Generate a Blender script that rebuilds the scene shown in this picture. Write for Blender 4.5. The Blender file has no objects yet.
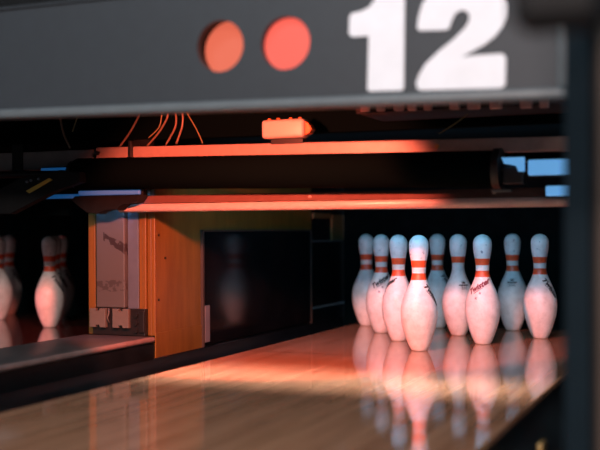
import bpy, bmesh, math, random
from mathutils import Vector, Matrix
R = math.radians
sc = bpy.context.scene
C = sc.collection
random.seed(4)

# ------------------------------------------------------------------ materials
def mat(name, col, rough=.5, metal=0., spec=.5, coat=0., noise=0., nscale=20., bump=0., emit=None, estr=0.):
    m = bpy.data.materials.new(name); m.use_nodes = True
    nt = m.node_tree; b = nt.nodes['Principled BSDF']
    b.inputs['Base Color'].default_value = (*col, 1)
    b.inputs['Roughness'].default_value = rough
    b.inputs['Metallic'].default_value = metal
    b.inputs['Specular IOR Level'].default_value = spec
    b.inputs['Coat Weight'].default_value = coat
    if emit:
        b.inputs['Emission Color'].default_value = (*emit, 1)
        b.inputs['Emission Strength'].default_value = estr
    if noise or bump:
        tc = nt.nodes.new('ShaderNodeTexCoord')
        n = nt.nodes.new('ShaderNodeTexNoise'); n.inputs['Scale'].default_value = nscale; n.inputs['Detail'].default_value = 5
        nt.links.new(tc.outputs['Object'], n.inputs['Vector'])
        if noise:
            mr = nt.nodes.new('ShaderNodeMapRange')
            mr.inputs[1].default_value = .3; mr.inputs[2].default_value = .7
            mr.inputs[3].default_value = 1 - noise; mr.inputs[4].default_value = 1 + noise
            nt.links.new(n.outputs['Fac'], mr.inputs[0])
            mx = nt.nodes.new('ShaderNodeMix'); mx.data_type = 'RGBA'; mx.blend_type = 'MULTIPLY'
            mx.inputs[0].default_value = 1; mx.inputs[6].default_value = (*col, 1)
            nt.links.new(mr.outputs[0], mx.inputs[7])
            nt.links.new(mx.outputs[2], b.inputs['Base Color'])
        if bump:
            bp = nt.nodes.new('ShaderNodeBump'); bp.inputs['Strength'].default_value = bump; bp.inputs['Distance'].default_value = .002
            nt.links.new(n.outputs['Fac'], bp.inputs['Height'])
            nt.links.new(bp.outputs[0], b.inputs['Normal'])
    return m

def wood_lane(ca, cb_, name='maple_boards'):
    m = bpy.data.materials.new(name); m.use_nodes = True
    nt = m.node_tree; N = nt.nodes; Lk = nt.links; b = N['Principled BSDF']
    tc = N.new('ShaderNodeTexCoord'); sp = N.new('ShaderNodeSeparateXYZ'); Lk.new(tc.outputs['Object'], sp.inputs[0])
    def M(op, a, bb=None):
        n = N.new('ShaderNodeMath'); n.operation = op
        for i, v in enumerate((a, bb)):
            if v is None: continue
            if isinstance(v, (int, float)): n.inputs[i].default_value = v
            else: Lk.new(v, n.inputs[i])
        return n.outputs[0]
    s = M('DIVIDE', sp.outputs[0], .02735)
    board = M('FLOOR', s); fr = M('FRACT', s)
    # board ends: staggered along Y
    wn0 = N.new('ShaderNodeTexWhiteNoise'); wn0.noise_dimensions = '1D'; Lk.new(board, wn0.inputs['W'])
    yy = M('DIVIDE', M('ADD', sp.outputs[1], M('MULTIPLY', wn0.outputs[0], 3.0)), 1.3)
    cb = N.new('ShaderNodeCombineXYZ'); Lk.new(board, cb.inputs[0]); Lk.new(M('FLOOR', yy), cb.inputs[1])
    wn = N.new('ShaderNodeTexWhiteNoise'); wn.noise_dimensions = '2D'; Lk.new(cb.outputs[0], wn.inputs['Vector'])
    ramp = N.new('ShaderNodeValToRGB'); Lk.new(wn.outputs[0], ramp.inputs[0])
    e = ramp.color_ramp.elements
    e[0].color = (*ca, 1); e[1].color = (*cb_, 1)
    mp = N.new('ShaderNodeMapping'); mp.inputs['Scale'].default_value = (120, 4, 1); Lk.new(tc.outputs['Object'], mp.inputs[0])
    ns = N.new('ShaderNodeTexNoise'); ns.inputs['Scale'].default_value = 1; ns.inputs['Detail'].default_value = 6; Lk.new(mp.outputs[0], ns.inputs['Vector'])
    mr = N.new('ShaderNodeMapRange'); mr.inputs[1].default_value = .3; mr.inputs[2].default_value = .7; mr.inputs[3].default_value = .8; mr.inputs[4].default_value = 1.15
    Lk.new(ns.outputs['Fac'], mr.inputs[0])
    seam = M('GREATER_THAN', M('ABSOLUTE', M('SUBTRACT', fr, .5)), .475)
    fac = M('MULTIPLY', mr.outputs[0], M('SUBTRACT', 1.0, M('MULTIPLY', seam, .35)))
    # joint between the lane and the pin deck
    j = M('LESS_THAN', M('ABSOLUTE', M('SUBTRACT', sp.outputs[1], 5.0)), .004)
    fac = M('MULTIPLY', fac, M('SUBTRACT', 1.0, M('MULTIPLY', j, .8)))
    mx = N.new('ShaderNodeMix'); mx.data_type = 'RGBA'; mx.blend_type = 'MULTIPLY'; mx.inputs[0].default_value = 1
    Lk.new(ramp.outputs[0], mx.inputs[6]); Lk.new(fac, mx.inputs[7]); Lk.new(mx.outputs[2], b.inputs['Base Color'])
    b.inputs['Roughness'].default_value = .07
    b.inputs['IOR'].default_value = 1.5
    # light unevenness of the finish
    n2 = N.new('ShaderNodeTexNoise'); n2.inputs['Scale'].default_value = 14; n2.inputs['Detail'].default_value = 2; Lk.new(tc.outputs['Object'], n2.inputs['Vector'])
    bp = N.new('ShaderNodeBump'); bp.inputs['Strength'].default_value = .05; bp.inputs['Distance'].default_value = .002
    Lk.new(n2.outputs['Fac'], bp.inputs['Height']); Lk.new(bp.outputs[0], b.inputs['Normal'])
    return m

def pin_white():
    m = bpy.data.materials.new('pin_plastic'); m.use_nodes = True
    nt = m.node_tree; N = nt.nodes; Lk = nt.links; b = N['Principled BSDF']
    tc = N.new('ShaderNodeTexCoord'); oi = N.new('ShaderNodeObjectInfo')
    ad = N.new('ShaderNodeVectorMath'); ad.operation = 'ADD'
    sc_ = N.new('ShaderNodeVectorMath'); sc_.operation = 'SCALE'; sc_.inputs['Scale'].default_value = 1.0
    cb = N.new('ShaderNodeCombineXYZ'); mu = N.new('ShaderNodeMath'); mu.operation = 'MULTIPLY'; mu.inputs[1].default_value = 37
    Lk.new(oi.outputs['Random'], mu.inputs[0]); Lk.new(mu.outputs[0], cb.inputs[0]); Lk.new(mu.outputs[0], cb.inputs[2])
    Lk.new(tc.outputs['Object'], ad.inputs[0]); Lk.new(cb.outputs[0], ad.inputs[1])
    n = N.new('ShaderNodeTexNoise'); n.inputs['Scale'].default_value = 26; n.inputs['Detail'].default_value = 6; n.inputs['Roughness'].default_value = .65
    Lk.new(ad.outputs[0], n.inputs['Vector'])
    r = N.new('ShaderNodeValToRGB'); Lk.new(n.outputs['Fac'], r.inputs[0])
    r.color_ramp.elements[0].position = .3; r.color_ramp.elements[0].color = (.62, .60, .57, 1)
    r.color_ramp.elements[1].position = .6; r.color_ramp.elements[1].color = (.83, .82, .80, 1)
    # dark ball scuffs, mostly on head and belly
    n2 = N.new('ShaderNodeTexNoise'); n2.inputs['Scale'].default_value = 70; n2.inputs['Detail'].default_value = 3
    Lk.new(ad.outputs[0], n2.inputs['Vector'])
    r2 = N.new('ShaderNodeValToRGB'); Lk.new(n2.outputs['Fac'], r2.inputs[0])
    r2.color_ramp.elements[0].position = .665; r2.color_ramp.elements[0].color = (0, 0, 0, 1)
    r2.color_ramp.elements[1].position = .72; r2.color_ramp.elements[1].color = (1, 1, 1, 1)
    mx = N.new('ShaderNodeMix'); mx.data_type = 'RGBA'
    m2 = N.new('ShaderNodeMath'); m2.operation = 'MULTIPLY'; m2.inputs[1].default_value = .75
    sz = N.new('ShaderNodeSeparateXYZ'); Lk.new(tc.outputs['Object'], sz.inputs[0])
    hd = N.new('ShaderNodeMapRange'); hd.inputs[1].default_value = .25; hd.inputs[2].default_value = .31; hd.inputs[3].default_value = .18; hd.inputs[4].default_value = 1
    Lk.new(sz.outputs[2], hd.inputs[0])
    m3 = N.new('ShaderNodeMath'); m3.operation = 'MULTIPLY'; Lk.new(hd.outputs[0], m3.inputs[1]); Lk.new(r2.outputs[0], m3.inputs[0])
    Lk.new(m3.outputs[0], m2.inputs[0]); Lk.new(m2.outputs[0], mx.inputs[0])
    Lk.new(r.outputs[0], mx.inputs[6]); mx.inputs[7].default_value = (.07, .08, .12, 1)
    Lk.new(mx.outputs[2], b.inputs['Base Color'])
    b.inputs['Roughness'].default_value = .38
    return m

def wood_orange(name, c1, c2, rough=.35):
    m = bpy.data.materials.new(name); m.use_nodes = True
    nt = m.node_tree; N = nt.nodes; Lk = nt.links; b = N['Principled BSDF']
    tc = N.new('ShaderNodeTexCoord'); mp = N.new('ShaderNodeMapping'); mp.inputs['Scale'].default_value = (8, 8, 1.2)
    Lk.new(tc.outputs['Object'], mp.inputs[0])
    n = N.new('ShaderNodeTexNoise'); n.inputs['Scale'].default_value = 3; n.inputs['Detail'].default_value = 8; n.inputs['Roughness'].default_value = .7
    Lk.new(mp.outputs[0], n.inputs['Vector'])
    r = N.new('ShaderNodeValToRGB'); Lk.new(n.outputs['Fac'], r.inputs[0])
    r.color_ramp.elements[0].position = .3; r.color_ramp.elements[0].color = (*c1, 1)
    r.color_ramp.elements[1].position = .7; r.color_ramp.elements[1].color = (*c2, 1)
    Lk.new(r.outputs[0], b.inputs['Base Color']); b.inputs['Roughness'].default_value = rough
    return m

def scuffed_plate():
    m = bpy.data.materials.new('scuffed_plate'); m.use_nodes = True
    nt = m.node_tree; N = nt.nodes; Lk = nt.links; b = N['Principled BSDF']
    tc = N.new('ShaderNodeTexCoord'); sp = N.new('ShaderNodeSeparateXYZ'); Lk.new(tc.outputs['Object'], sp.inputs[0])
    n = N.new('ShaderNodeTexNoise'); n.inputs['Scale'].default_value = 55; n.inputs['Detail'].default_value = 6
    Lk.new(tc.outputs['Object'], n.inputs['Vector'])
    n3 = N.new('ShaderNodeTexNoise'); n3.inputs['Scale'].default_value = 18; Lk.new(tc.outputs['Object'], n3.inputs['Vector'])
    def M(op, a, bb=None, c=None):
        q = N.new('ShaderNodeMath'); q.operation = op
        for i, v in enumerate((a, bb, c)):
            if v is None: continue
            if isinstance(v, (int, float)): q.inputs[i].default_value = v
            else: Lk.new(v, q.inputs[i])
        return q.outputs[0]
    # scuff patches: a slanted one near the top, a broad band lower down
    dx = M('SUBTRACT', sp.outputs[0], -.018); dz = M('SUBTRACT', sp.outputs[2], .304)
    q1 = M('ADD', dz, M('MULTIPLY', dx, .55))
    a1 = M('MULTIPLY', M('LESS_THAN', M('ADD', M('ABSOLUTE', q1), M('MULTIPLY', M('SUBTRACT', n3.outputs[0], .5), .04)), .017), M('LESS_THAN', M('ABSOLUTE', dx), .042))
    dz2 = M('SUBTRACT', sp.outputs[2], .164)
    a2 = M('MULTIPLY', M('LESS_THAN', M('ADD', M('ABSOLUTE', dz2), M('MULTIPLY', M('SUBTRACT', n3.outputs[0], .5), .04)), .019), .6)
    msk = M('MULTIPLY', M('ADD', a1, a2), M('GREATER_THAN', n.outputs[0], .47))
    mx = N.new('ShaderNodeMix'); mx.data_type = 'RGBA'; Lk.new(msk, mx.inputs[0])
    mx.inputs[6].default_value = (.075, .08, .078, 1); mx.inputs[7].default_value = (.025, .02, .02, 1)
    Lk.new(mx.outputs[2], b.inputs['Base Color']); b.inputs['Roughness'].default_value = .45
    return m

MT = dict(
    lane=wood_lane((.34, .165, .092), (.46, .245, .145)), deck=wood_lane((.05, .024, .02), (.075, .035, .028), 'shaded_deck_boards'), pin=pin_white(), plate=scuffed_plate(),  # deck: maple boards with the left lane's shade put into the colour
    band=mat('pin_red_band', (.80, .095, .028), .35, noise=.1, nscale=60),
    ink=mat('black_ink', (.02, .015, .02), .5),
    redink=mat('faded_red_ink', (.20, .03, .05), .5),
    greyink=mat('grey_ink', (.30, .24, .26), .5),
    wood=wood_orange('orange_plywood', (.12, .062, .010), (.21, .118, .022)),
    strip=wood_orange('varnished_strip', (.12, .055, .010), (.18, .09, .018)),
    black=mat('black_paint', (.004, .005, .0055), .6, spec=.2, noise=.3, nscale=30),
    felt=mat('black_felt', (.0010, .0032, .0034), 1, spec=.02),
    blackgloss=mat('black_gloss_board', (.006, .006, .007), .13, noise=.3, nscale=8, bump=.05),
    pit=mat('pit_curtain_cloth', (.002, .006, .0065), 1, spec=.05, noise=.3, nscale=15),
    gutter=mat('black_gutter_plastic', (.004, .007, .009), .35, spec=.25, noise=.3, nscale=25),
    cap=mat('dark_grey_cap', (.075, .072, .072), .38, noise=.15, nscale=12),
    capedge=mat('worn_cap_edge', (.20, .15, .14), .3, noise=.2, nscale=30),
    grey=mat('grey_enamel', (.024, .0315, .038), .55, noise=.06, nscale=30),
    rim=mat('light_grey_rim', (.11, .135, .145), .45, noise=.08, nscale=30),
    white=mat('white_vinyl', (.84, .88, .92), .5, noise=.03, nscale=20),
    rail=mat('red_orange_rail', (.28, .20, .17), .45, noise=.08, nscale=40),
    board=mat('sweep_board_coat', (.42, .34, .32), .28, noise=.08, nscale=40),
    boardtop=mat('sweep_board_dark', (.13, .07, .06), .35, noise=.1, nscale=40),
    plastic=mat('sensor_plastic', (.40, .34, .30), .45),
    dullred=mat('dull_red_plastic', (.35, .2, .18), .6),
    orange=mat('orange_plastic', (.55, .14, .03), .4),
    wire=mat('wire_orange', (.14, .085, .05), .4),
    wirey=mat('wire_olive', (.16, .13, .05), .5),
    greypl=mat('dull_grey_plate', (.16, .15, .15), .6, noise=.1, nscale=20),
    steel=mat('bluish_steel', (.075, .10, .13), .5, noise=.1, nscale=25),
    post=mat('blue_grey_post', (.005, .012, .017), .7, spec=.08, noise=.08, nscale=20),
    batten=wood_orange('brown_batten', (.03, .02, .015), (.05, .034, .024), .7),
    brass=mat('brass', (.38, .26, .10), .4, .6),
    bolt=mat('dark_bolt', (.02, .02, .02), .4, .5),
    ivory=mat('pale_block', (.105, .10, .085), .5, noise=.06, nscale=60),
    yellow=mat('yellow_stripe', (.45, .34, .05), .5),
    bluepaint=mat('blue_lit_cover', (.04, .22, .55), .4),
    led=mat('blue_led', (.1, .3, .6), .4, emit=(.12, .36, .70), estr=.7),
    leddim=mat('blue_led_dim', (.05, .2, .5), .4, emit=(.01, .11, .34), estr=.3),
    lampR=mat('red_lamp_lens', (.10, .02, .012), .35, emit=(1.0, .13, .095), estr=.82),
    lampL=mat('salmon_lamp_lens', (.10, .03, .018), .35, emit=(.80, .15, .085), estr=.78),
    wall=mat('blue_grey_wall', (.30, .42, .50), .9, noise=.05, nscale=2),
    ceil=mat('grey_ceiling', (.35, .40, .44), .9, noise=.05, nscale=2),
    floor=mat('concrete', (.06, .06, .06), .8, noise=.1, nscale=4),
)

# ------------------------------------------------------------------ mesh helpers
class MB:
    def __init__(s): s.bm = bmesh.new(); s.mi = 0
    def _set(s, geom):
        for f in geom:
            if isinstance(f, bmesh.types.BMFace): f.material_index = s.mi
    def box(s, x0, x1, y0, y1, z0, z1, bev=0., seg=2):
        v = [s.bm.verts.new(p) for p in ((x0,y0,z0),(x1,y0,z0),(x1,y1,z0),(x0,y1,z0),(x0,y0,z1),(x1,y0,z1),(x1,y1,z1),(x0,y1,z1))]
        fs = [s.bm.faces.new([v[i] for i in q]) for q in ((3,2,1,0),(4,5,6,7),(0,1,5,4),(1,2,6,5),(2,3,7,6),(3,0,4,7))]
        if bev:
            ed = list({e for f in fs for e in f.edges})
            r = bmesh.ops.bevel(s.bm, geom=ed, offset=bev, segments=seg, affect='EDGES', profile=.5)
            fs = [f for f in r['faces']] + [f for f in fs if f.is_valid]
        s._set(fs); return s
    def prism(s, pts, axis, a, b, bev=0.):
        """closed outline pts (2D) swept along axis from a to b"""
        def P(u, w, t):
            return {'x': (t, u, w), 'y': (u, t, w), 'z': (u, w, t)}[axis]
        A = [s.bm.verts.new(P(u, w, a)) for u, w in pts]; B = [s.bm.verts.new(P(u, w, b)) for u, w in pts]
        n = len(pts); fs = [s.bm.faces.new(A), s.bm.faces.new(B[::-1])]
        for i in range(n): fs.append(s.bm.faces.new((A[i], B[i], B[(i+1) % n], A[(i+1) % n])))
        if bev:
            ed = list({e for f in fs[:2] for e in f.edges})
            r = bmesh.ops.bevel(s.bm, geom=ed, offset=bev, segments=2, affect='EDGES', profile=.5)
            fs = list(r['faces']) + [f for f in fs if f.is_valid]
        s._set(fs); return s
    def tube(s, pts, rad, seg=8, cap=True):
        pts = [Vector(p) for p in pts]; rings = []
        for i, p in enumerate(pts):
            t = (pts[min(i+1, len(pts)-1)] - pts[max(i-1, 0)]).normalized()
            u = t.orthogonal().normalized() if i == 0 else (up - t * up.dot(t)).normalized()
            up = u; w = t.cross(u)
            r = rad[i] if isinstance(rad, (list, tuple)) else rad
            rings.append([s.bm.verts.new(p + (u*math.cos(k*math.tau/seg) + w*math.sin(k*math.tau/seg))*r) for k in range(seg)])
        fs = []
        for a, b in zip(rings, rings[1:]):
            for k in range(seg):
                f = s.bm.faces.new((a[k], a[(k+1) % seg], b[(k+1) % seg], b[k])); f.smooth = True; fs.append(f)
        if cap: fs += [s.bm.faces.new(rings[0][::-1]), s.bm.faces.new(rings[-1])]
        s._set(fs); return s
    def strip(s, prof, y0, y1, thick=None):
        """open profile (x,z) swept along Y as a sheet"""
        A = [s.bm.verts.new((x, y0, z)) for x, z in prof]; B = [s.bm.verts.new((x, y1, z)) for x, z in prof]
        for i in range(len(prof)-1):
            f = s.bm.faces.new((A[i], A[i+1], B[i+1], B[i])); f.smooth = True; f.material_index = s.mi
        return s
    def build(s, name, mats, parent=None, smooth=None):
        if not isinstance(mats, (list, tuple)): mats = [mats]
        bmesh.ops.recalc_face_normals(s.bm, faces=s.bm.faces)
        me = bpy.data.meshes.new(name); s.bm.to_mesh(me); s.bm.free()
        for m in mats: me.materials.append(m)
        if smooth is not None:
            me.polygons.foreach_set('use_smooth', [True]*len(me.polygons))
            me.set_sharp_from_angle(angle=R(smooth))
        return link(name, me, parent)

def link(name, me, parent=None):
    o = bpy.data.objects.new(name, me); C.objects.link(o)
    if parent:
        o.parent = parent
        o.matrix_parent_inverse = Matrix.Translation(-parent.location) if False else Matrix.Identity(4)
        # meshes are written in world coordinates: take the parent's place out of them
        if parent.get('_abs', 1) and isinstance(me, bpy.types.Mesh):
            off = Vector(parent.location); p = parent.parent
            while p: off += Vector(p.location); p = p.parent
            if off.length: me.transform(Matrix.Translation(-off))
    return o

def tag(o, label=None, cat=None, group=None, kind=None):
    for k, v in (('label', label), ('category', cat), ('group', group), ('kind', kind)):
        if v: o[k] = v
    return o

def thing(name, label, cat, loc=(0, 0, 0), group=None):
    o = bpy.data.objects.new(name, None); C.objects.link(o); o.location = loc; o.empty_display_size = .05
    return tag(o, label, cat, group)

def struct(name, mb, m):
    return tag(mb.build(name, m), kind='structure')

# ------------------------------------------------------------------ the room
Z0 = -.16
struct('floor', MB().box(-5, 3, -7, 3.3, Z0-.1, Z0), MT['floor'])
struct('wall_back', MB().box(-5, 3, 3.3, 3.4, Z0, 2.9), MT['wall'])
struct('wall_left', MB().box(-5.1, -5, -7, 3.4, Z0, 2.9), MT['wall'])
struct('wall_right', MB().box(3, 3.1, -7, 3.4, Z0, 2.9), MT['wall'])
struct('wall_front', MB().box(-5, 3, -7.1, -7, Z0, 2.9), MT['wall'])
struct('ceiling', MB().box(-5.1, 3.1, -7.1, 3.4, 2.9, 3.0), MT['ceil'])

XL, XR = -.77, .735            # inner faces of the dividers beside the open lane
LX = -1.83                     # centre of the neighbouring lane
LW = .5334
def lane(cx, y0, label, m='lane'):
    t = thing('bowling_lane', label, 'lane', (cx, y0, Z0))
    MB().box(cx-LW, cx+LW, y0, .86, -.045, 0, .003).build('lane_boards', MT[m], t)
    MB().box(cx-LW+.03, cx+LW-.03, y0+.02, .84, Z0, -.0449).build('lane_bed', MT['black'], t)
    return t
lane(0, -5.2, 'glossy maple bowling lane reflecting the nine standing pins, under the number 12')
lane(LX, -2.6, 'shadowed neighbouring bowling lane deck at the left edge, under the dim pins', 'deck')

def gutter(x0, x1, y0, label):
    n = 14; d = .085
    out = [(x0 + (x1-x0)*(1-math.cos(math.pi*i/n))/2, -.012 - d*math.sin(math.pi*i/n)) for i in range(n+1)]
    inn = [(x, z-.008) for x, z in reversed(out)]
    o = MB().prism([(x, z) for x, z in out+inn], 'y', y0, 1.3).build('gutter', MT['gutter'], None, 35)
    return tag(o, label, 'gutter')
gutter(XL+.014, -LW-.002, -5.2, 'black rounded gutter left of the glossy maple lane')
gr = gutter(LW+.002, XR-.002, -5.2, 'black rounded gutter right of the glossy maple lane, beside the blurred post')
gutter(LX+LW+.002, -1.032, -2.6, 'black gutter between the shadowed left lane and the divider cap')
cl = MB()
cl.box(.585, .597, -1.15, -1.10, -.098, -.045, .002).box(.585, .625, -1.15, -1.10, -.0985, -.090, .002)
tag(cl.build('gutter_clip', MT['brass']), 'small brass clip in the black gutter at lower right', 'clip')

# ------------------------------------------------------------------ dividers between lanes
CAPZ = .058
def divider(x0, x1, y0, left):
    face = x1 if left else x0
    t = thing('lane_divider', 'dark lane divider with a grey cap and an orange plywood wall holding a black glossy panel' if left
              else 'lane divider right of the gutter, carrying the blurred blue-grey post', 'divider', (x0, y0, Z0))
    MB().box(x0, x1, y0, 1.4, Z0, CAPZ-.012).build('divider_core', MT['gutter'], t)
    MB().box(x0-.0005, x1+.0005, y0, -.411, CAPZ-.012, CAPZ, .005, 3).build('cap', MT['cap'], t, 40)
    MB().tube([(face, y0+.003, CAPZ-.009), (face, -.412, CAPZ-.009)], .0095, 12).build('cap_nosing', MT['capedge'], t, 40)
    return t
dv = divider(-1.03, XL, -2.6, True)
dv['label'] = 'black-sided lane divider with a grey cap between the glossy lane and the dim left lane'
dr = divider(XR, 1.0, -3.2, False)

# kickback of the left divider: plywood wall, black panel, pit plate
kb = thing('kickback', 'orange plywood kickback wall with a big black glossy panel left of the pins', 'kickback', (XL, -.4, CAPZ))
MB().box(-.80, XL, -.383, .955, CAPZ-.002, .66).build('side_board', MT['wood'], kb)
MB().box(XL+.0005, XL+.005, -.40, -.086, -.03, CAPZ+.01, .001).build('lower_board', MT['wood'], kb)
MB().box(-.80, XL+.0, .956, 1.40, CAPZ-.002, .66).build('pit_plate', MT['black'], kb)
# black panel hangs down over the divider side
bp = MB().box(XL+.0005, XL+.008, -.075, .925, -.004, .396, .0015).build('ball_panel', MT['blackgloss'], kb)
e = MB(); 
for b in ((XL, XL+.011, .925, .936, -.01, .40), (XL, XL+.011, -.084, -.075, -.01, .40), (XL, XL+.011, -.084, .936, .396, .402)): e.box(*b)
e.build('panel_edge', MT['batten'], bp)
MB().box(XL+.008, XL+.011, -.07, -.035, .005, .135, .001).build('wear_plate', MT['greypl'], bp)
MB().box(XL+.0055, XL+.012, -.42, 1.3, -.05, -.010, .002).build('bottom_trim', MT['blackgloss'], kb)
MB().box(XL, XL+.006, .97, 1.19, .452, .475).box(XL, XL+.006, 1.195, 1.36, .352, .47).build('brown_bracket', MT['brass'], kb)
MB().box(XL, XL+.004, .965, 1.33, .346, .352).build('pit_edge', MT['greypl'], kb)
for y, z in ((-.372, .386), (-.374, .175), (-.33, .31), (.955, .43), (1.31, .375), (.90, .06)):
    MB().tube([(XL, y, z), (XL+.004 if y > -.2 else XL+.003, y, z)], .0045, 8).build('screw', MT['bolt'], kb)

# end post of the divider, facing the lane
ep = thing('divider_end_post', 'upright end of the divider: scuffed pale plate between orange strips, black gaps', 'end post', (-.90, -.41, CAPZ))
MB().box(-1.03, -.801, -.40, -.345, CAPZ-.001, .66).build('backing', MT['strip'], ep)
MB().box(-1.026, -.999, -.414, -.401, CAPZ, .66, .002).build('edge_strip', MT['strip'], ep)
MB().box(-.988, -.879, -.425, -.401, .148, .60, .003).build('face_plate', MT['plate'], ep)
MB().box(-.877, -.836, -.408, -.401, .10, .62, .002).build('steel_strip', MT['steel'], ep)
g = MB()
for x0, x1, y in ((-.834, -.818, -.408), (-.816, -.803, -.416), (-.801, -.786, -.410), (-.784, XL, -.414)):
    g.box(x0, x1, y, -.4005, CAPZ, .62, .0025)
g.build('grooved_strip', MT['strip'], ep)
for x0, x1, nm in ((-1.002, -.941, 0), (-.914, -.853, 1)):
    b = MB()
    # square block with bolt notches top and bottom
    xc = (x0+x1)/2
    out = [(x0, .084), (xc-.008, .084), (xc-.008, .094), (xc+.008, .094), (xc+.008, .084), (x1, .084), (x1, .146),
           (xc+.008, .146), (xc+.008, .136), (xc-.008, .136), (xc-.008, .146), (x0, .146)]
    b.prism(out, 'y', -.445, -.43, .0015).build('bumper_block', MT['ivory'], ep)
MB().box(-1.0, -.80, -.429, -.402, CAPZ, .146, .002).build('block_holder', MT['bolt'], ep)
for z in (.075, .10, .125): MB().tube([(-.832, -.429, z), (-.832, -.436, z)], .008, 8).build('dark_bolt', MT['bolt'], ep)
MB().box(-.818, -.80, -.436, -.429, .07, .14, .002).build('dark_latch', MT['bolt'], ep)
MB().tube([(-.930, -.44, .146), (-.927, -.445, .13), (-.932, -.446, .115), (-.928, -.44, .10)], .0022, 6).build('loop_wire', MT['ivory'], ep)

ep.location.y += .02
# rear curtains and pits
def curtain(x0, x1, y, label):
    n = int((x1-x0)/.02); pts = [(x0 + (x1-x0)*i/n, y + .006*math.sin(i*1.1)) for i in range(n+1)]
    o = MB().prism(pts + [(x, yy+.01) for x, yy in reversed(pts)], 'z', Z0+.01, .695).build('pit_curtain', MT['pit'])
    return tag(o, label, 'curtain')
curtain(XL+.01, XR-.01, 1.34, 'black pit curtain hanging behind the nine lit pins')
curtain(LX-1.5, -1.04, 1.30, 'black pit curtain behind the dim pins at the left edge')
# right kickback (edge of the pit)
o = MB().box(XR+.005, XR+.04, -.4, 1.40, CAPZ, .66).build('kickback', MT['black'])
tag(o, 'dark kickback wall beside the pins, hidden behind the blurred post', 'kickback')

# ------------------------------------------------------------------ pins
PROF = [(0.0, 1.0155), (.1, 1.07), (.75, 1.414), (1.5, 1.70), (2.25, 1.953), (3.375, 2.255), (4.5, 2.383), (5.875, 2.2815), (7.25, 1.8515),
        (8.625, 1.236), (9.375, .9825), (10.0, .8985), (10.875, .935), (11.75, 1.047), (12.625, 1.203), (13.5, 1.2735)]
def pin_r(z):
    z /= .0254
    if z >= 13.5:
        d = min(max((z-13.73)/1.2735, -1), 1); return .0254*1.2735*math.sqrt(max(0, 1-d*d)) if z > 13.73 else .0254*1.2735
    # Catmull-Rom through the standard profile
    P = PROF
    for i in range(len(P)-1):
        if P[i][0] <= z <= P[i+1][0]:
            p1, p2 = P[i], P[i+1]; p0 = P[max(i-1, 0)]; p3 = P[min(i+2, len(P)-1)]
            h = p2[0]-p1[0]; t = (z-p1[0])/h
            m1 = (p2[1]-p0[1])/(p2[0]-p0[0])*h; m2 = (p3[1]-p1[1])/(p3[0]-p1[0])*h if i+2 < len(P) else 0
            return .0254*((2*t**3-3*t**2+1)*p1[1] + (t**3-2*t**2+t)*m1 + (-2*t**3+3*t**2)*p2[1] + (t**3-t**2)*m2)
    return .0254*P[0][1]
HT = (13.73+1.2735)*.0254
def pin_mesh(bands):
    zs = set(i*.006 for i in range(int(.345/.006)+1))
    for a, b in bands: zs |= {a, b, a-.0006, b+.0006}
    zs = sorted(zs); rows = [(pin_r(z), z) for z in zs]
    for i in range(1, 15):
        a = i/15*math.pi/2; rows.append((.0254*1.2735*math.cos(a), .0254*(13.73+1.2735*math.sin(a))))
    bm = bmesh.new(); seg = 48; rings = []
    for r, z in rows: rings.append([bm.verts.new((r*math.cos(k*math.tau/seg), r*math.sin(k*math.tau/seg), z)) for k in range(seg)])
    for i, (a, b) in enumerate(zip(rings, rings[1:])):
        zm = (rows[i][1]+rows[i+1][1])/2
        mi = 1 if any(p < zm < q for p, q in bands) else 0
        for k in range(seg):
            f = bm.faces.new((a[k], a[(k+1) % seg], b[(k+1) % seg], b[k])); f.smooth = True; f.material_index = mi
    bm.faces.new(rings[0][::-1])
    tip = bm.verts.new((0, 0, HT))
    for k in range(seg):
        f = bm.faces.new((rings[-1][k], rings[-1][(k+1) % seg], tip)); f.smooth = True
    me = bpy.data.meshes.new('body'); bm.to_mesh(me); bm.free()
    me.materials.append(MT['pin']); me.materials.append(MT['band'])
    return me
B2 = [(.274, .297), (.233, .255)]
PINM = {2: pin_mesh(B2), 1: pin_mesh([B2[0]])}

def wrap(bm, zc, tilt):
    """flat artwork (x right, y up, metres) -> shell around the pin facing local +X"""
    c, s = math.cos(tilt), math.sin(tilt)
    for _ in range(2):
        long = [e for e in bm.edges if e.calc_length() > .004]
        if long: bmesh.ops.subdivide_edges(bm, edges=long, cuts=1)
    bmesh.ops.triangulate(bm, faces=bm.faces)
    for v in bm.verts:
        u = v.co.x*c - v.co.y*s; z = zc + v.co.x*s + v.co.y*c
        r = pin_r(z) + .0009; a = u/pin_r(z)
        v.co = (r*math.cos(a), r*math.sin(a), z)
def text_bm(txt, size, shear=0., off=0.):
    cu = bpy.data.curves.new('lettering', 'FONT'); cu.body = txt; cu.size = size; cu.align_x = 'CENTER'; cu.align_y = 'CENTER'; cu.shear = shear; cu.offset = off
    cu.resolution_u = 3
    o = bpy.data.objects.new('lettering', cu); C.objects.link(o)
    bpy.context.view_layer.update()
    me = bpy.data.meshes.new_from_object(o.evaluated_get(bpy.context.evaluated_depsgraph_get()))
    bpy.data.objects.remove(o)
    bm = bmesh.new(); bm.from_mesh(me); bpy.data.meshes.remove(me)
    return bm
def quad(bm, x0, x1, y0, y1):
    bm.faces.new([bm.verts.new(p) for p in ((x0, y0, 0), (x1, y0, 0), (x1, y1, 0), (x0, y1, 0))])
def poly(bm, pts): bm.faces.new([bm.verts.new((x, y, 0)) for x, y in pts])
def art(bm, zc, tilt, m, name='printed_logo'):
    wrap(bm, zc, tilt); me = bpy.data.meshes.new(name); bm.to_mesh(me); bm.free(); me.materials.append(m); return me
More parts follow.
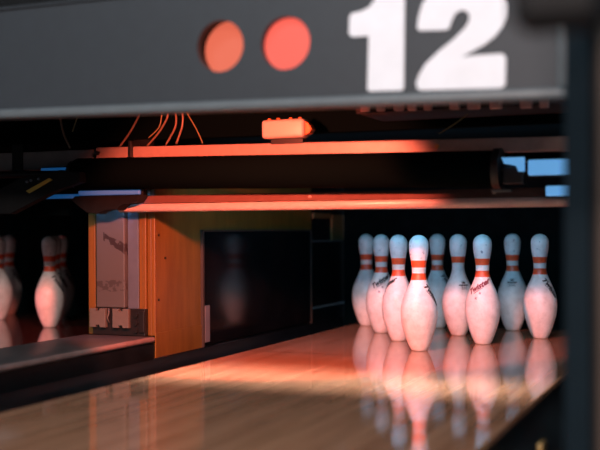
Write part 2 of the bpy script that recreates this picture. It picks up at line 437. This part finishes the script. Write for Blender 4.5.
def script_art(tilt, zc, m):
    bm = text_bm('Twister', .026, .35, .0012)
    poly(bm, [(-.026, -.0115), (.012, -.0105), (.026, -.007), (.012, -.0122), (-.02, -.0135)])
    return art(bm, zc, tilt, m)
def marks_art(tilt, zc, m):
    bm = bmesh.new()
    for cx, cy, r in ((-.006, -.004, .0065), (.014, .004, .006)):
        poly(bm, [(cx, cy+r), (cx-r*.35, cy+r*.3), (cx-r*.9, cy), (cx-r*.35, cy-r*.35), (cx, cy-r), (cx+r*.35, cy-r*.35), (cx+r*.9, cy), (cx+r*.35, cy+r*.3)])
    return art(bm, zc, tilt, m, 'printed_star')
def stamp_art(zc):
    bm = bmesh.new()
    poly(bm, [(-.006, .010), (.006, .010), (.0075, .019), (.003, .014), (0, .021), (-.003, .014), (-.0075, .019)])
    quad(bm, -.019, .019, .002, .0065)
    for y, w in ((-.002, .014), (-.006, .011), (-.010, .013)): quad(bm, -w, w, y, y+.0013)
    return art(bm, zc, 0, MT['ink'], 'printed_stamp')
T = R(33)
ART = {'up': [('printed_logo', script_art(T, .200, MT['ink'])), ('printed_star', marks_art(T, .168, MT['greyink']))],
       'red': [('printed_logo', script_art(T, .200, MT['redink'])), ('printed_star', marks_art(T, .168, MT['greyink']))],
       'down': [('printed_logo', script_art(R(-62), .184, MT['ink']))],
       'stamp': [('printed_stamp', stamp_art(.186))]}

CAM = Vector((.9713, -3.3359, .4004))
def pin(x, y, bands, kind, turn, label, group):
    t = bpy.data.objects.new('bowling_pin', None); C.objects.link(t); t.empty_display_size = .05
    t.location = (x, y, 0.0003)
    t.rotation_euler.z = math.atan2(CAM.y-y, CAM.x-x) + R(turn)
    tag(t, label, 'bowling pin', group)
    b = bpy.data.objects.new('body', PINM[bands]); C.objects.link(b); b.parent = t
    if kind:
        for nm, me in ART[kind]:
            a = bpy.data.objects.new(nm, me); C.objects.link(a); a.parent = t
S, D = .3048, .264
G1 = 'pins standing on the glossy lane'; G2 = 'dim pins on the left lane'
pin(0, 0, 2, 'down', 66, 'frontmost bowling pin, largest and nearest, at the tip of the lit triangle', G1)
pin(-S/2, D, 2, 'up', -84, 'bowling pin directly left of the frontmost pin, black logo cut off at its left edge', G1)
pin(S/2, D, 2, 'red', -22, 'bowling pin right of the frontmost pin, with a large red script logo across its shoulder', G1)
pin(-S, 2*D, 2, 'up', -6, 'second bowling pin from the left of the lit triangle, black script logo on its shoulder', G1)
pin(0, 2*D, 1, 'stamp', 28, 'bowling pin with only one red neck band, printed stamp on its shoulder', G1)
pin(S, 2*D, 2, 'down', 52, 'bowling pin nearest the post on its left side, black script running down its right edge', G1)
pin(-1.5*S, 3*D, 2, None, 0, 'leftmost bowling pin of the lit triangle, without any visible logo', G1)
pin(-S/2, 3*D, 2, 'down', 62, 'bowling pin at the back showing between the frontmost pin and the one-banded pin', G1)
pin(S/2, 3*D, 2, 'stamp', -4, 'back bowling pin with two red bands and a small black printed stamp', G1)
pin(1.5*S, 3*D, 2, None, 0, 'bowling pin mostly hidden behind the blurred post at the right edge', G1)
pin(LX+S/2, D+.02, 2, 'down', 50, 'dim bowling pin at far left, the front one next to the orange divider end', G2)
pin(LX, 2*D, 2, 'down', 50, 'dim bowling pin peeking out right behind the front dim pin', G2)
pin(LX-S/2, 3*D, 2, 'down', 50, 'rearmost dim bowling pin of the three overlapping ones on the left lane', G2)
pin(LX-S, 2*D, 2, None, 0, 'dim bowling pin cut off by the left edge of the photo', G2)
pin(LX-1.5*S, 3*D, 2, 'down', 50, 'dim bowling pin just inside the left edge, behind the cut-off one', G2)

# ------------------------------------------------------------------ pinsetter over the lane
hz = thing('pinsetter_housing', 'black pinsetter housing above the pins, wires hanging on its front', 'machine', (-.5, -.3, .70))
h = MB(); h.box(-2.6, .98, -.33, 1.38, .70, .974, .006)
h.build('housing_box', MT['felt'], hz)
MB().box(-2.6, .98, -1.30, 1.38, .975, .99).build('light_block_cover', MT['felt'], hz)  # unseen cover, added to keep ceiling light out of the pits
for x0, x1, y0, z0, lab in ((-.86, -.80, -.375, .64, 'short black hanger left of the wire bundle, above the red rail'), (.66, .70, -.404, .48, 'black hanger holding the right end of the rails behind the post'), (-2.1, -2.04, -.375, .45, 'black hanger outside the left edge above the dim lane')):
    tag(MB().box(x0, x1, y0, -.345, z0, .699).build('hanger', MT['black']), lab, 'hanger')
tm = thing('terminal_strip', 'row of small reddish blocks just under the number sign at right', 'terminal strip', (.27, -.58, .73))
for x in (.009, .055, .105, .145, .19, .262, .31, .37, .45, .50):
    MB().box(x, x+random.uniform(.02, .034), -.60, -.581, .728-.03*x, .775, .003).build('terminal_block', MT['dullred'], tm)
MB().box(-.01, .56, -.58, -.335, .725, .775).build('terminal_rail', MT['black'], tm)
# wires: each one a thing hanging over the rail
W = [([(-1.115,.79),(-1.112,.769),(-1.099,.722),(-1.075,.677)], 'wire', 'orange wire curving down at the far left under the number sign'),
     ([(-1.035,.80),(-1.047,.769),(-1.063,.73)], 'wirey', 'short dull wire beside the leftmost orange wire'),
     ([(-.80,.79),(-.808,.765),(-.839,.718),(-.877,.674)], 'wire', 'straight slanting orange wire left of the bundled wires'),
     ([(-.70,.79),(-.705,.76),(-.734,.717),(-.779,.673)], 'wire', 'left slanting wire of the wire bundle'),
     ([(-.722,.79),(-.723,.764),(-.734,.729),(-.771,.699)], 'wirey', 'thin dull wire in the wire bundle'),
     ([(-.68,.79),(-.668,.762),(-.672,.726),(-.705,.674)], 'wire', 'middle curved wire of the wire bundle'),
     ([(-.655,.79),(-.648,.762),(-.652,.726),(-.672,.676)], 'wire', 'right curved wire of the wire bundle'),
     ([(-.64,.79),(-.625,.763),(-.596,.717),(-.575,.674)], 'wirey', 'thin olive wire slanting right of the wire bundle'),
     ([(.30,.78),(.292,.748),(.269,.723),(.231,.697),(.187,.672)], 'wirey', 'long thin brownish wire at right under the number 12')]
def smooth_pts(p, n=5):
    out = []
    for i in range(len(p)-1):
        p0, p1, p2, p3 = p[max(i-1,0)], p[i], p[i+1], p[min(i+2,len(p)-1)]
        for k in range(n):
            t = k/n
            out.append(tuple(.5*((2*b)+(c-a)*t+(2*a-5*b+4*c-d)*t*t+(3*b-a-3*c+d)*t**3) for a, b, c, d in zip(p0, p1, p2, p3)))
    return out + [p[-1]]
for i, (p, m, lab) in enumerate(W):
    y = -.425 - .004*(i % 3)
    q = [(x, y, z) for x, z in smooth_pts(p)]
    q = [(q[0][0], -.335, .80)] + q
    o = MB().tube(q, .0035 if m == 'wire' else .0022, 6).build('wire', MT[m]); tag(o, lab, 'wire', 'wires under the sign')

# rail lit by the lamp, with bolts
def bar(x0, z0, x1, z1, y0, y1, hh):
    b = MB(); b.box(x0, x1, y0, y1, 0, hh, .004)
    for v in b.bm.verts: v.co.z += z0 + (z1-z0)*(v.co.x-x0)/(x1-x0)
    return b
rt = thing('cross_rail', 'long red-lit cross rail above the black roller', 'rail', (-.95, -.42, .63))
bar(-.965, .634, .70, .609, -.44, -.405, .040).build('rail_bar', MT['rail'], rt)
for x, z in ((.187, .635), (-.955, .655)):
    MB().tube([(x, -.44, z), (x, -.452, z)], .007, 8).build('rail_bolt', MT['brass'] if x > 0 else MT['bolt'], rt)
MB().box(-.834, -.822, -.452, -.40, .63, .69, .002).build('rail_clamp', MT['bolt'], rt)
gp = thing('side_rail', 'dull grey flat rail left of the red-lit rail', 'rail', (-1.5, -.40, .61))
MB().box(-2.2, -1.0, -.40, -.345, .610, .672, .003).build('rail_bar', MT['greypl'], gp)
MB().box(-1.33, -1.285, -.404, -.345, .60, .699, .003).build('rail_hanger', MT['black'], gp)

sb = thing('sensor_box', 'small pale orange box mounted on the red-lit rail', 'sensor', (-.27, -.44, .66))
s_ = MB(); s_.box(-.352, -.213, -.475, -.425, .676, .732, .010, 3); s_.build('box_body', MT['plastic'], sb, 40)
MB().box(-.335, -.23, -.44, -.41, .66, .678).build('mount', MT['bolt'], sb)
MB().prism([(-.213, .683), (-.200, .688), (-.192, .700), (-.200, .716), (-.213, .724)], 'y', -.465, -.43, .002).build('end_cap', MT['orange'], sb)
for x in (-.335, -.305, -.265, -.235): MB().tube([(x, -.45, .732), (x, -.45, .738)], .006, 8).build('stud', MT['orange'], sb)

# black roller
ro = thing('roller', 'long black roller across the lane between the two lit rails', 'roller', (-.3, -.52, .575))
a, b = Vector((-.985, -.52, .584)), Vector((.365, -.52, .563)); dr_ = (b-a).normalized()
MB().tube([a, a+dr_*.006, a+dr_*.012, b-dr_*.012, b-dr_*.006, b], [.040, .0475, .050, .050, .0475, .040], 32).build('roller_tube', MT['felt'], ro, 40)
MB().tube([b, b+dr_*.02], .056, 32).build('end_flange', MT['bolt'], ro, 40)
MB().tube([a-dr_*.012, a], .043, 32).build('end_flange', MT['bolt'], ro, 40)
MB().tube([b, b+dr_*.33], .012, 12).build('shaft', MT['bolt'], ro, 40)
MB().tube([a, a-dr_*.35], .012, 12).build('shaft', MT['bolt'], ro, 40)
MB().box(.39, .447, -.54, -.50, .520, .568, .004).build('bearing_block', MT['bolt'], ro)

# sweep board: upper sloped dark face, lower rounded light face
sw = thing('sweep_board', 'long horizontal pinkish sweep board hanging in front of the pins', 'sweep', (-.1, -.45, .46))
lo = [(-.425, .460), (-.462, .460), (-.470, .463), (-.474, .470), (-.474, .478), (-.470, .485), (-.425, .487)]
MB().prism(lo, 'x', -.86, .69).build('lower_lip', MT['board'], sw, 50)
up_ = [(-.425, .4872), (-.468, .4872), (-.450, .512), (-.425, .512)]
MB().prism(up_, 'x', -.86, .69).build('upper_face', MT['boardtop'], sw)
for x in (-.2, .352): MB().tube([(x, -.452, .497), (x, -.462, .497)], .006, 8).build('board_bolt', MT['rail'], sw)
MB().box(.345, .40, -.472, -.452, .501, .509, .002).build('chrome_clip', MT['rim'], sw)
MB().box(.66, .69, -.46, -.43, .505, .607).build('sweep_arm', MT['black'], sw)
lj = MB()
lj.prism([(-1.0,.500),(-.985,.512),(-.74,.512),(-.76,.490),(-.81,.485),(-.83,.466),(-.87,.470),(-.90,.455),(-.94,.458),(-.965,.48)], 'y', -.53, -.478, .003)
lj.box(-.95, -.90, -.465, -.43, .50, .60)
lj.box(-.95, -.90, -.50, -.44, .50, .512)
tag(lj.build('sweep_joint', MT['black']), 'lumpy black sweep joint at the left end of the pink sweep board', 'joint')

tag(MB().box(-2.5, -1.075, -.435, -.405, .452, .605, .004).build('sweep_board', MT['felt']), 'black sweep board above the dim pins at the left edge, behind the lever', 'sweep')
# blue lit fixtures at both ends
def led(x0, x1, y, z0, z1, m, label):
    t = thing('light_strip', label, 'light strip', ((x0+x1)/2, y, z0))
    MB().box(x0, x1, y-.012, y, z0, z1, .004).build('diffuser', MT[m], t)
    MB().box(x0-.004, x1+.004, y, y+.02, z0-.004, z1+.004, .003).build('back_case', MT['black'], t)
    return t
led(.462, .655, -.545, .541, .582, 'led', 'bright blue light strip right of the roller, upper of two')
led(.50, .645, -.50, .487, .514, 'led', 'short blue light strip right of the sweep board, lower of two')
led(-1.16, -.99, -.46, .590, .610, 'leddim', 'dim blue light strip left of the roller end')
led(-1.20, -1.00, -.45, .508, .522, 'leddim', 'dim thin blue light strip left of the black sweep joint')
led(-.985, -.755, -.50, .514, .530, 'leddim', 'dim blue light strip above the black sweep joint')
cv = MB().prism([(.392, .590), (.452, .590), (.452, .552), (.437, .552), (.432, .568), (.40, .574)], 'y', -.56, -.545, .001).build('blue_glow_cover', MT['led'])  # emission stands in for blue light falling on this cover
tag(cv, 'small ragged cover given a blue glow, just right of the roller flange', 'cover')

# lever at left
lv = thing('lever_arm', 'black angled lever at far left with a yellow stripe', 'lever', (-1.1, -.6, .5))
MB().prism([(-1.40,.46),(-1.40,.53),(-1.223,.534),(-1.144,.571),(-.99,.593),(-.916,.584),(-.916,.553),(-1.021,.524),(-1.184,.456)], 'y', -.60, -.565, .003).build('lever_body', MT['black'], lv)
MB().prism([(-1.117,.529),(-1.028,.568),(-1.017,.562),(-1.105,.522)], 'y', -.606, -.6005).build('yellow_stripe', MT['yellow'], lv)
for x, z in ((-1.115, .558), (-1.10, .562), (-1.07, .566)): MB().tube([(x, -.60, z), (x, -.606, z)], .004, 8).build('rivet', MT['steel'], lv)

# ------------------------------------------------------------------ number sign
PY = -1.30
sg = thing('lane_number_sign', 'grey lane sign panel with a white number 12 and two red round lamps', 'sign', (0, PY, .65))
def zb(x): return .6505 + (.66-x)*.0175
cu = bpy.data.curves.new('panel', 'CURVE'); cu.dimensions = '2D'; cu.fill_mode = 'BOTH'; cu.extrude = .009
def spl(pts):
    s = cu.splines.new('POLY'); s.points.add(len(pts)-1); s.use_cyclic_u = True
    for p, q in zip(s.points, pts): p.co = (q[0], q[1], 0, 1)
HOLES = ((-.068, .803, .0565), (.0875, .798, .0565))
spl([(-.79, zb(-.79)), (.676, zb(.676)), (.676, .935), (-.79, .935)])
for cx, cz, r in HOLES: spl([(cx+r*math.cos(i*math.tau/48), cz+r*math.sin(i*math.tau/48)) for i in range(48)])
o = bpy.data.objects.new('panel', cu); C.objects.link(o); bpy.context.view_layer.update()
me = bpy.data.meshes.new_from_object(o.evaluated_get(bpy.context.evaluated_depsgraph_get())); bpy.data.objects.remove(o)
me.transform(Matrix.Translation((0, PY+.009, 0)) @ Matrix.Rotation(R(90), 4, 'X'))
me.materials.append(MT['grey']); me.name = 'panel'
link('panel', me, sg)
# raised rim along the bottom and right edge
b = MB(); b.box(-.79, .676, PY-.014, PY+.03, 0, .022, .007, 3)
for v in b.bm.verts: v.co.z += zb(v.co.x) - .003
b.build('bottom_rim', MT['rim'], sg, 40)
MB().box(.656, .679, PY-.012, PY+.03, zb(.66)+.018, .935, .006, 3).build('side_rim', MT['rim'], sg, 40)
MB().box(-.79, .679, PY-.006, PY+.03, .930, .938, .003).build('top_rim', MT['grey'], sg)
def extr(pts, name, m, parent, y0, y1):
    return MB().prism(pts, 'y', y0, y1).build(name, m, parent)
def arc(cx, cz, rx, rz, a0, a1, n):
    return [(cx+rx*math.cos(R(a0+(a1-a0)*i/n)), cz+rz*math.sin(R(a0+(a1-a0)*i/n))) for i in range(n+1)]
one = [(.272, .688), (.277, .684), (.345, .682), (.350, .687), (.3535, .893), (.297, .893), (.290, .873), (.278, .858), (.262, .851), (.240, .848), (.234, .842), (.2325, .806), (.239, .799), (.2755, .798)]
extr(one, 'digit_one', MT['white'], sg, PY-.003, PY+.001)
two = [(.376, .694), (.379, .683), (.386, .680), (.548, .675), (.556, .681), (.5575, .734), (.551, .7425), (.493, .743)]
two += [(.478, .742), (.470, .7405), (.476, .7445), (.492, .7515)]
two += [(.515, .762), (.536, .777), (.551, .795), (.559, .815), (.560, .836), (.553, .858), (.537, .877), (.510, .890), (.474, .894), (.436, .889), (.407, .875), (.390, .855), (.382, .830), (.3785, .806)]
two += [(.384, .8005), (.436, .7975), (.4445, .800), (.450, .815), (.457, .828), (.468, .8345), (.479, .832), (.486, .824), (.485, .812), (.477, .799), (.455, .779), (.424, .757), (.395, .732), (.381, .710)]
extr(two, 'digit_two', MT['white'], sg, PY-.003, PY+.001)
for (cx, cz, r), dep, m in zip(HOLES, (.036, .008), ('lampL', 'lampR')):
    MB().tube([(cx, PY+.018+dep, cz), (cx, PY+.019+dep-.004, cz)], r*1.12, 40).build('lamp_lens', MT[m], sg, 40)
    b = MB(); b.tube([(cx, PY+.0185, cz), (cx, PY+.02+dep, cz)], r*1.13, 40, cap=False); b.build('lamp_sleeve', MT['black'], sg, 40)
tag(MB().box(-2.6, -.80, PY, PY+.03, .675, .9745, .004).build('unseen_lane_sign', MT['grey']), 'unseen grey sign panel of the left lane, added to shade the dim pins', 'panel')  # neighbouring lane's sign, out of view, built to shade the left pins
# the sign hangs from the housing
MB().box(-.79, .676, PY+.0185, PY+.03, .90, .9745).build('hanging_flange', MT['black'], sg)

# ------------------------------------------------------------------ post in the foreground
ps = thing('post', 'blurred blue-grey upright post in the foreground at right', 'post', (.76, -1.8, CAPZ))
def lean(b):
    for v in b.bm.verts: v.co.x += .0065*(v.co.z-.1)
    return b
lean(MB().box(.742, .779, -1.82, -1.78, CAPZ, 1.15, .003)).build('post_body', MT['post'], ps)
lean(MB().box(.786, .83, -1.81, -1.77, CAPZ, 1.15, .003)).build('brown_batten', MT['batten'], ps)
lean(MB().box(.779, .786, -1.80, -1.785, CAPZ, 1.15)).build('spacer', MT['black'], ps)
MB().box(.775, .86, -2.36, -2.30, .588, .74, .015, 3).build('clamp', MT['black'], ps)
MB().box(.79, .83, -2.30, -1.821, .70, .735, .005).build('clamp_arm', MT['black'], ps)

# ------------------------------------------------------------------ lights
def area(name, loc, to, sx, sy, col, w, spread=180):
    l = bpy.data.lights.new(name, 'AREA'); l.shape = 'RECTANGLE'; l.size = sx; l.size_y = sy; l.color = col; l.energy = w; l.spread = R(spread)
    o = bpy.data.objects.new(name, l); C.objects.link(o); o.location = loc
    o.rotation_euler = (Vector(to)-Vector(loc)).to_track_quat('-Z', 'Y').to_euler()
    return o
def spot(name, loc, to, deg, blend, rad, col, w):
    l = bpy.data.lights.new(name, 'SPOT'); l.spot_size = R(deg); l.spot_blend = blend; l.shadow_soft_size = rad; l.color = col; l.energy = w
    o = bpy.data.objects.new(name, l); C.objects.link(o); o.location = loc
    o.rotation_euler = (Vector(to)-Vector(loc)).to_track_quat('-Z', 'Y').to_euler()
    return o
spot('red_lamp', (-.22, -1.235, .695), (-.43, 0, .17), 79, .3, .03, (1, .15, .08), 118)
spot('red_lamp', (-2.0, -1.0, .705), (-1.8, .26, .1), 80, .25, .022, (1, .13, .13), 45)
area('blue_lamp', (-.90, -.455, .535), (-.90, -.43, .40), .16, .012, (.15, .5, 1), .35, 150)
area('blue_lamp', (0, -.38, .62), (0, .35, .34), 1.2, .03, (.22, .62, 1), 3.2, 140)
area('band_fill', (-.05, -.84, .93), (-.05, -.74, 0), 1.1, .05, (1, .90, .86), 2.6, 34)  # added unseen light that draws the pale band across the lane
area('approach_lamp', (1.3, -6.6, 1.98), (0, .3, .3), 1.6, .35, (1, .74, .67), 190)
area('room_lamp', (-.4, -4.2, 2.75), (-.2, -1.3, .8), 2.0, .8, (.68, .88, 1), 66)
area('room_lamp', (-2.5, 2.2, 2.8), (-2.5, 3.3, 1.6), 1.5, .6, (.55, .8, 1), 10)
w = bpy.data.worlds.new('World'); sc.world = w; w.use_nodes = True
w.node_tree.nodes['Background'].inputs[0].default_value = (.4, .55, .7, 1); w.node_tree.nodes['Background'].inputs[1].default_value = .02

# ------------------------------------------------------------------ camera
cd = bpy.data.cameras.new('camera'); cam = bpy.data.objects.new('camera', cd); C.objects.link(cam)
cd.sensor_width = 36; cd.lens = 1044.37/600*36; cd.clip_start = .02
yaw, pit, rol = .396394733, .00463596, -.00555545
Rm = Matrix.Rotation(yaw, 4, 'Z') @ Matrix.Rotation(math.pi/2 + pit, 4, 'X') @ Matrix.Rotation(rol, 4, 'Z')
cam.matrix_world = Matrix.Translation(CAM) @ Rm
cd.dof.use_dof = True; cd.dof.focus_distance = 3.45; cd.dof.aperture_fstop = 1.7
sc.camera = cam
vs = sc.view_settings; sc.display_settings.display_device = 'sRGB'
vs.view_transform = 'Standard'; vs.look = 'None'; vs.exposure = .28; vs.gamma = 1; vs.use_curve_mapping = False
